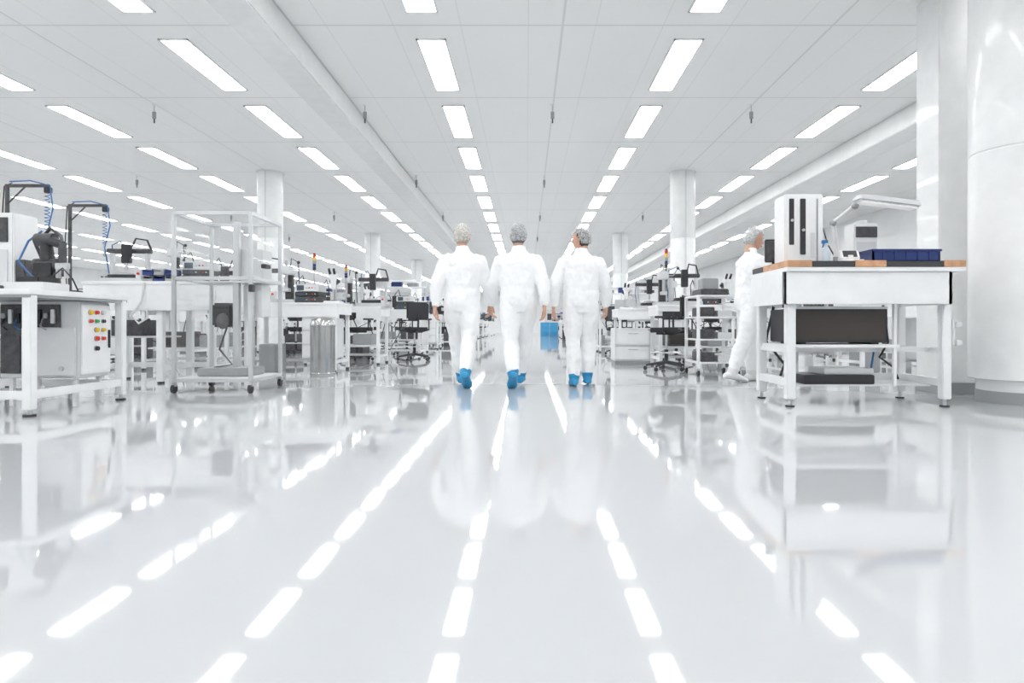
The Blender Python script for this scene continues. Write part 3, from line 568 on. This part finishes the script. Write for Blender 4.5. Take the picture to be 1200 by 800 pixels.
# ------------------------------------------------------------ glass enclosure cart
b = B(); X0, X1, Y0, Y1 = -3.31, -2.59, 6.0, 6.72; zt = 1.69; zb = 0.12
pr = 0.017
for x in (X0, X1):
    for y in (Y0, Y1):
        b.box(x-pr, x+pr, y-pr, y+pr, zb, zt, ALU, 0.003); caster(b, x, y, 0.042)
for z in (zb, 1.08, zt):
    for y in (Y0, Y1): b.box(X0, X1, y-pr, y+pr, z-pr, z+pr, ALU, 0.003)
    for x in (X0, X1): b.box(x-pr, x+pr, Y0, Y1, z-pr, z+pr, ALU, 0.003)
b.box(X0+0.01, X1-0.01, Y0+0.01, Y1-0.01, zb, zb+0.02, WHITE2)
b.box(X0+0.01, X1-0.01, Y0+0.3, Y1-0.01, 1.06, 1.075, WHITE2)
for (p) in (((X0, Y0), (X1, Y0)), ((X0, Y1), (X1, Y1)), ((X0, Y0), (X0, Y1)), ((X1, Y0), (X1, Y1))):
    (ax, ay), (bx, by) = p
    b.quad([(ax, ay, zb), (bx, by, zb), (bx, by, zt), (ax, ay, zt)], ACRYL)
b.box(-2.92, -2.86, 6.35, 6.41, zb+0.02, zt-0.02, ALU, 0.004)
b.cyl((-2.75, 6.4, zb+0.02), (-2.75, 6.4, 1.05), 0.03, STEEL)
b.box(-3.12, -2.93, 6.33, 6.47, 0.62, 0.86, BLACK, 0.02); b.ell((-3.0, 6.31, 0.68), (0.06, 0.04, 0.08), DARK)
b.box(-2.86, -2.66, 6.45, 6.65, 0.72, 1.05, WHITE, 0.01); b.box(-2.95, -2.65, 6.42, 6.66, 1.076, 1.4, WHITE2, 0.01)
b.box(-3.2, -2.7, 6.2, 6.6, zb+0.02, zb+0.1, GREY, 0.01)
b.tube([(-3.0, 6.4, 0.62), (-3.05, 6.35, 0.4), (-2.9, 6.3, 0.25), (-3.1, 6.35, 0.22)], 0.01, BLACK, 6)
b.box(X1-0.02, X1+0.03, Y0+0.28, Y0+0.4, 1.2, 1.24, BLACK, 0.004)
b.box(X1-0.01, X1+0.03, Y0-0.03, Y0+0.03, 0.95, 1.02, BLACK, 0.004)
b.obj('glass_enclosure_cart', (-2.95, 6.36, 0))

for i, x in enumerate((-14, -6, 2.6)):
    bb = B(); bb.box(x-0.9, x+0.9, YF-0.05, YF-0.001, 0, 2.2, WHITE2, 0.01); bb.box(x-0.01, x+0.01, YF-0.06, YF-0.05, 0, 2.2, GREY)
    for s_ in (-1, 1): bb.box(x+s_*0.45-0.2, x+s_*0.45+0.2, YF-0.056, YF-0.05, 1.2, 1.8, DARK)
    bb.obj('door_%d' % (i+1), (x, YF, 0))

# ------------------------------------------------------------ people
def tex_disp():
    t = bpy.data.textures.new('wrinkle', 'CLOUDS'); t.noise_scale = 0.11; t.noise_depth = 2; return t
WR = tex_disp()
def fuse(o, vox, sm=4, disp=0.0):
    m = o.modifiers.new('remesh', 'REMESH'); m.mode = 'VOXEL'; m.voxel_size = vox; m.use_smooth_shade = True
    s_ = o.modifiers.new('smooth', 'SMOOTH'); s_.factor = 0.5; s_.iterations = sm
    if disp:
        d = o.modifiers.new('wrinkles', 'DISPLACE'); d.texture = WR; d.strength = disp; d.mid_level = 0.5; d.texture_coords = 'LOCAL'
def ering(c, rx, ry, n=24, M3=None):
    out = []
    for k in range(n):
        a = 2*math.pi*k/n; v = Vector((rx*math.cos(a), ry*math.sin(a), 0))
        if M3: v = M3 @ v
        out.append(Vector(c)+v)
    return out
def head_mesh(hair_col):
    b = B(); t = bmesh.new(); bmesh.ops.create_uvsphere(t, u_segments=40, v_segments=28, radius=1)
    for v in t.verts:
        x, y, z = v.co
        w = 0.076; dp = 0.096
        if z < 0:
            k = -z; w *= 1-0.28*k
            y2 = y*dp*(1-0.15*k)+0.018*k if y > 0 else y*dp*(1-0.35*k)+0.012*k
        else: y2 = y*dp
        X, Y, Z = x*w, y2, z*0.118
        if y > 0.3:
            for sx_ in (-1, 1):
                d2 = ((X-sx_*0.031)/0.018)**2+((Z-0.004)/0.013)**2; Y -= 0.009*math.exp(-d2)
                d2 = ((X-sx_*0.036)/0.02)**2+((Z+0.03)/0.02)**2; Y += 0.004*math.exp(-d2)
            Y += 0.005*math.exp(-((Z-0.026)/0.012)**2)*math.exp(-(X/0.045)**2)
            Y += 0.022*math.exp(-(X/0.011)**2)*math.exp(-((Z+0.027)/0.017)**2)+0.012*math.exp(-(X/0.009)**2)*math.exp(-((Z+0.008)/0.02)**2)
            Y += 0.007*math.exp(-(X/0.022)**2)*math.exp(-((Z+0.064)/0.012)**2); Y += 0.009*math.exp(-(X/0.02)**2)*math.exp(-((Z+0.1)/0.015)**2)
        v.co = Vector((X, Y, Z))
    b._merge(t, SKIN)
    for sx_ in (-1, 1):
        b.ell((sx_*0.031, 0.078, 0.004), (0.0125, 0.0125, 0.0105), EYEW, n=14); b.ell((sx_*0.031, 0.0895, 0.004), (0.005, 0.002, 0.005), EYED, n=10)
        b.tube([(sx_*0.016, 0.094, 0.02), (sx_*0.031, 0.093, 0.025), (sx_*0.048, 0.084, 0.02)], [0.003, 0.004, 0.002], hair_col, 6)
        b.ell((sx_*0.079, -0.005, -0.005), (0.008, 0.018, 0.031), SKIN, n=14)
        b.tube([(sx_*0.083, 0.01, -0.02), (sx_*0.087, 0.012, 0.01), (sx_*0.087, 0.0, 0.026), (sx_*0.087, -0.016, 0.018), (sx_*0.085, -0.018, -0.01), (sx_*0.083, -0.005, -0.032)], 0.0045, SKIN, 8)
    b.ell((0, 0.093, -0.0605), (0.022, 0.008, 0.0045), LIP, n=12); b.ell((0, 0.093, -0.068), (0.018, 0.008, 0.005), LIP, n=12)
    b.tube([(0, -0.028, -0.03), (0, -0.03, -0.09), (0, -0.035, -0.17)], [0.052, 0.053, 0.062], SKIN, 20)
    t = bmesh.new(); bmesh.ops.create_uvsphere(t, u_segments=36, v_segments=24, radius=1)
    dele = []
    for v in t.verts:
        x, y, z = v.co
        if z < -0.72 or (y > 0.05 and z < 0.42) or (y > -0.25 and y <= 0.05 and z < -0.05): dele.append(v)
        n_ = 1+0.03*math.sin(x*31+z*9)*math.cos(y*27)
        v.co = Vector((x*0.084*n_, y*0.104*n_-0.004, z*0.124*n_+0.003))
    bmesh.ops.delete(t, geom=dele, context='VERTS'); b._merge(t, hair_col)
    return b.mesh('head')
def net_mesh():
    b = B(); t = bmesh.new(); bmesh.ops.create_uvsphere(t, u_segments=40, v_segments=26, radius=1); dele = []
    for v in t.verts:
        x, y, z = v.co
        if z < -0.55 or (y > 0.0 and z < 0.32) or (y > -0.3 and y <= 0.0 and z < -0.12): dele.append(v)
        n_ = 1+0.035*math.sin(x*17+z*13)*math.cos(y*19+z*5)
        v.co = Vector((x*0.096*n_, y*0.118*n_-0.012, z*0.138*n_+0.006))
    bmesh.ops.delete(t, geom=dele, context='VERTS'); b._merge(t, NET)
    return b.mesh('hair_net')
NETM = net_mesh()
def hand_obj(side, parent, M, curl=0.45):
    b = B()
    b.rings([[Vector((math.cos(a)*t_, math.sin(a)*w_+oy, z)) for a in [2*math.pi*k/16 for k in range(16)]] for z, w_, t_, oy in
             ((0.03, 0.027, 0.021, 0), (0.0, 0.028, 0.02, 0), (-0.03, 0.038, 0.018, 0), (-0.065, 0.042, 0.016, 0), (-0.09, 0.040, 0.013, 0), (-0.098, 0.03, 0.008, 0))], SKIN)
    inn = -side
    for i, (oy, L) in enumerate(((0.030, 0.072), (0.010, 0.08), (-0.010, 0.075), (-0.029, 0.058))):
        p = Vector((0, oy, -0.085)); a = 0.15+0.04*i; pts = [p.copy()]
        for j, f in enumerate((0.42, 0.32, 0.26)):
            a += curl*(0.6 if j == 0 else 1.0)
            p = p+Vector((inn*math.sin(a), (oy*0.5), -math.cos(a)))*(L*f); pts.append(p.copy())
        b.tube(pts, [0.0092, 0.0085, 0.0078, 0.0062], SKIN, 10)
        b.ell(pts[-1], (0.0065,)*3, SKIN, n=10)
    pts = [Vector((0, 0.022, -0.02)), Vector((inn*0.012, 0.046, -0.045)), Vector((inn*0.022, 0.058, -0.075)), Vector((inn*0.028, 0.058, -0.1))]
    b.tube(pts, [0.015, 0.0125, 0.0105, 0.008], SKIN, 10); b.ell(pts[-1], (0.008,)*3, SKIN, n=10)
    o = b.obj('hand_left' if side < 0 else 'hand_right', parent=parent); o.matrix_local = M
    fuse(o, 0.0035, 2)
def worker(loc, heading, legs, arms, hair, head_yaw=0.0, head_pitch=0.0, lean=0.05, shoe=SHOEB, s=1.0, width=1.0, name='cleanroom_worker', net=True, stagger=(0, 0)):
    E = bpy.data.objects.new(name, None); sc.collection.objects.link(E); E.empty_display_size = 0.3
    E.location = loc; E.rotation_euler = (0, 0, heading); E.scale = (s, s, s)
    TH, SHN = 0.42, 0.41
    feet = []; low = 1e9
    for i, sd in enumerate((-1, 1)):
        a, k, fp = [math.radians(v) for v in legs[i]]
        hip = Vector((sd*0.088, 0, 0)); knee = hip+Vector((-sd*stagger[i]*0.45, math.sin(a), -math.cos(a)))*TH
        ank = knee+Vector((-sd*0.03-sd*stagger[i], math.sin(a-k), -math.cos(a-k)))*SHN
        f = Vector((sd*0.06, math.cos(fp), -math.sin(fp))).normalized(); u = Vector((0, math.sin(fp), math.cos(fp)))
        for tt in (-0.085, 0.17): low = min(low, (ank+f*tt-u*0.08).z)
        feet.append((hip, knee, ank, f, u))
    H = -low
    up = Vector((0, 0, H))
    M3 = Matrix.Rotation(-lean, 3, 'X')
    def L(p): return M3 @ Vector(p) + up
    b = B(); n = 28
    tor = [(-0.12, 0.135, 0.105, 0), (-0.05, 0.175, 0.130, 0.0), (0.03, 0.186, 0.138, 0), (0.12, 0.178, 0.128, 0.0), (0.20, 0.182, 0.128, 0.0), (0.30, 0.198, 0.134, 0.0), (0.39, 0.205, 0.13, -0.005), (0.445, 0.19, 0.115, -0.01), (0.49, 0.14, 0.09, -0.015), (0.525, 0.085, 0.07, -0.02), (0.56, 0.066, 0.062, -0.02), (0.59, 0.064, 0.060, -0.018)]
    b.rings([ering(L((0, oy, z)), rx*width, ry, n, M3) for z, rx, ry, oy in tor], SUIT)
    for i, sd in enumerate((-1, 1)):
        hip, knee, ank, f, u = feet[i]
        hip, knee, ank = hip+up, knee+up, ank+up
        mid = (hip+knee)/2; cal = knee.lerp(ank, 0.35); low_ = knee.lerp(ank, 0.75)
        b.tube([hip+Vector((0, 0, 0.04)), hip-Vector((0, 0, 0.04)), mid, knee+(hip-knee)*0.1, knee-(knee-ank)*0.08, cal, low_, ank+Vector((0, 0, 0.02))],
               [0.100*width, 0.104*width, 0.098*width, 0.085, 0.083, 0.083, 0.073, 0.058], SUIT, 22)
        sw, eb, ab = [math.radians(v) for v in arms[i]]
        sh = Vector((sd*0.176*width, -0.012, 0.435))
        d1 = Vector((sd*math.sin(ab), math.sin(sw)*math.cos(ab), -math.cos(sw)*math.cos(ab)))
        el = sh+d1*0.275
        d2 = Vector((sd*math.sin(ab*0.15), math.sin(sw+eb), -math.cos(sw+eb))).normalized()
        wr = el+d2*0.235
        shL, elL, wrL = L(sh), L(el), L(wr)
        b.tube([L(sh+Vector((-sd*0.07, 0, 0.035))), shL, shL.lerp(elL, 0.3), shL.lerp(elL, 0.75), elL, elL.lerp(wrL, 0.3), elL.lerp(wrL, 0.75), wrL],
               [0.055, 0.074, 0.076, 0.07, 0.068, 0.065, 0.055, 0.042], SUIT, 20)
        dd = (wrL-elL).normalized(); zax = -dd; xax = Vector((1, 0, 0)); yax = zax.cross(xax).normalized(); xax = yax.cross(zax).normalized()
        Mh = Matrix((xax, yax, zax)).transposed().to_4x4(); Mh.translation = wrL+dd*0.012
        hand_obj(sd, E, Mh)
        sb = B()
        prof = [(-0.092, 0.018, 0.03), (-0.083, 0.034, 0.06), (-0.05, 0.042, 0.085), (0.0, 0.044, 0.1), (0.05, 0.046, 0.088), (0.1, 0.050, 0.068), (0.145, 0.052, 0.054), (0.175, 0.045, 0.045), (0.192, 0.024, 0.03)]
        rr = []; side = Vector((1, 0, 0))
        for tt, w_, h_ in prof:
            c = ank+f*tt-u*0.08
            rr.append([c+side*(math.cos(2*math.pi*q/20)*w_*1.08)+u*((h_/2)+math.sin(2*math.pi*q/20)*h_/2) for q in range(20)])
        sb.rings(rr, shoe)
        sd_ = (knee-ank).normalized()
        sb.tube([ank-u*0.03, ank+sd_*0.0, ank+sd_*0.03, ank+sd_*0.045], [0.05, 0.056, 0.062, 0.064], shoe, 20)
        so = sb.obj('shoe_cover_left' if sd < 0 else 'shoe_cover_right', parent=E)
        fuse(so, 0.006, 2, 0.008)
    co = b.obj('coverall', parent=E); fuse(co, 0.011, 5, 0.035)
    hc = L((0, 0.012, 0.70))
    HM = Matrix.Translation(hc) @ Euler((-head_pitch-lean*0.3, 0, head_yaw), 'XYZ').to_matrix().to_4x4()
    ho = place('head', head_mesh(hair), (0, 0, 0), 0, E); ho.matrix_local = HM
    if net:
        no = place('hair_net', NETM, (0, 0, 0), 0, E); no.matrix_local = HM
    return E
BLONDE = mat('blonde_hair', (0.45, 0.38, 0.28), 0.7, 0, 0.25, 60); GREYH = mat('grey_hair', (0.12, 0.12, 0.125), 0.7, 0, 0.3, 60); BROWN = mat('brown_hair', (0.05, 0.03, 0.022), 0.6, 0, 0.3, 60); SILV = mat('silver_hair', (0.45, 0.44, 0.42), 0.7, 0, 0.2, 60)
d = 6.45
worker(((539-617)/F*d, d+0.2, 0), 0.0, ((18, 8, 0), (-8, 26, 30)), ((-14, 8, 15), (16, 14, 17)), BLONDE, width=1.08, s=0.972, stagger=(0.08, 0.02))
worker(((607-617)/F*d, d+0.17, 0), 0.03, ((-8, 26, 30), (18, 8, 0)), ((14, 14, 17), (-14, 8, 15)), GREYH, width=1.1, s=0.972, stagger=(0.03, 0.08))
worker(((682-617)/F*6.6, 6.75, 0), -0.02, ((-2, 6, 4), (12, 18, 6)), ((-10, 14, 20), (12, 14, 19)), BROWN, head_yaw=0.9, width=1.1, s=0.96)
worker((2.53, 7.3, 0), -1.35, ((14, 16, 0), (-12, 10, 10)), ((20, 45, 6), (25, 60, 8)), SILV, head_pitch=0.15, lean=0.1, shoe=SHOEW, s=1.02)

# ------------------------------------------------------------ world & camera
w = bpy.data.worlds.new('world'); sc.world = w; w.use_nodes = True
w.node_tree.nodes['Background'].inputs[0].default_value = (0.9, 0.95, 1, 1); w.node_tree.nodes['Background'].inputs[1].default_value = 0.5
cd = bpy.data.cameras.new('camera'); cam = bpy.data.objects.new('camera', cd); sc.collection.objects.link(cam)
cam.location = (0, 0, CH); cam.rotation_euler = (math.radians(90), 0, 0)
cd.lens = F/1200*36; cd.sensor_width = 36; cd.shift_x = -17/1200; cd.shift_y = -18/1200; cd.clip_end = 200
sc.camera = cam
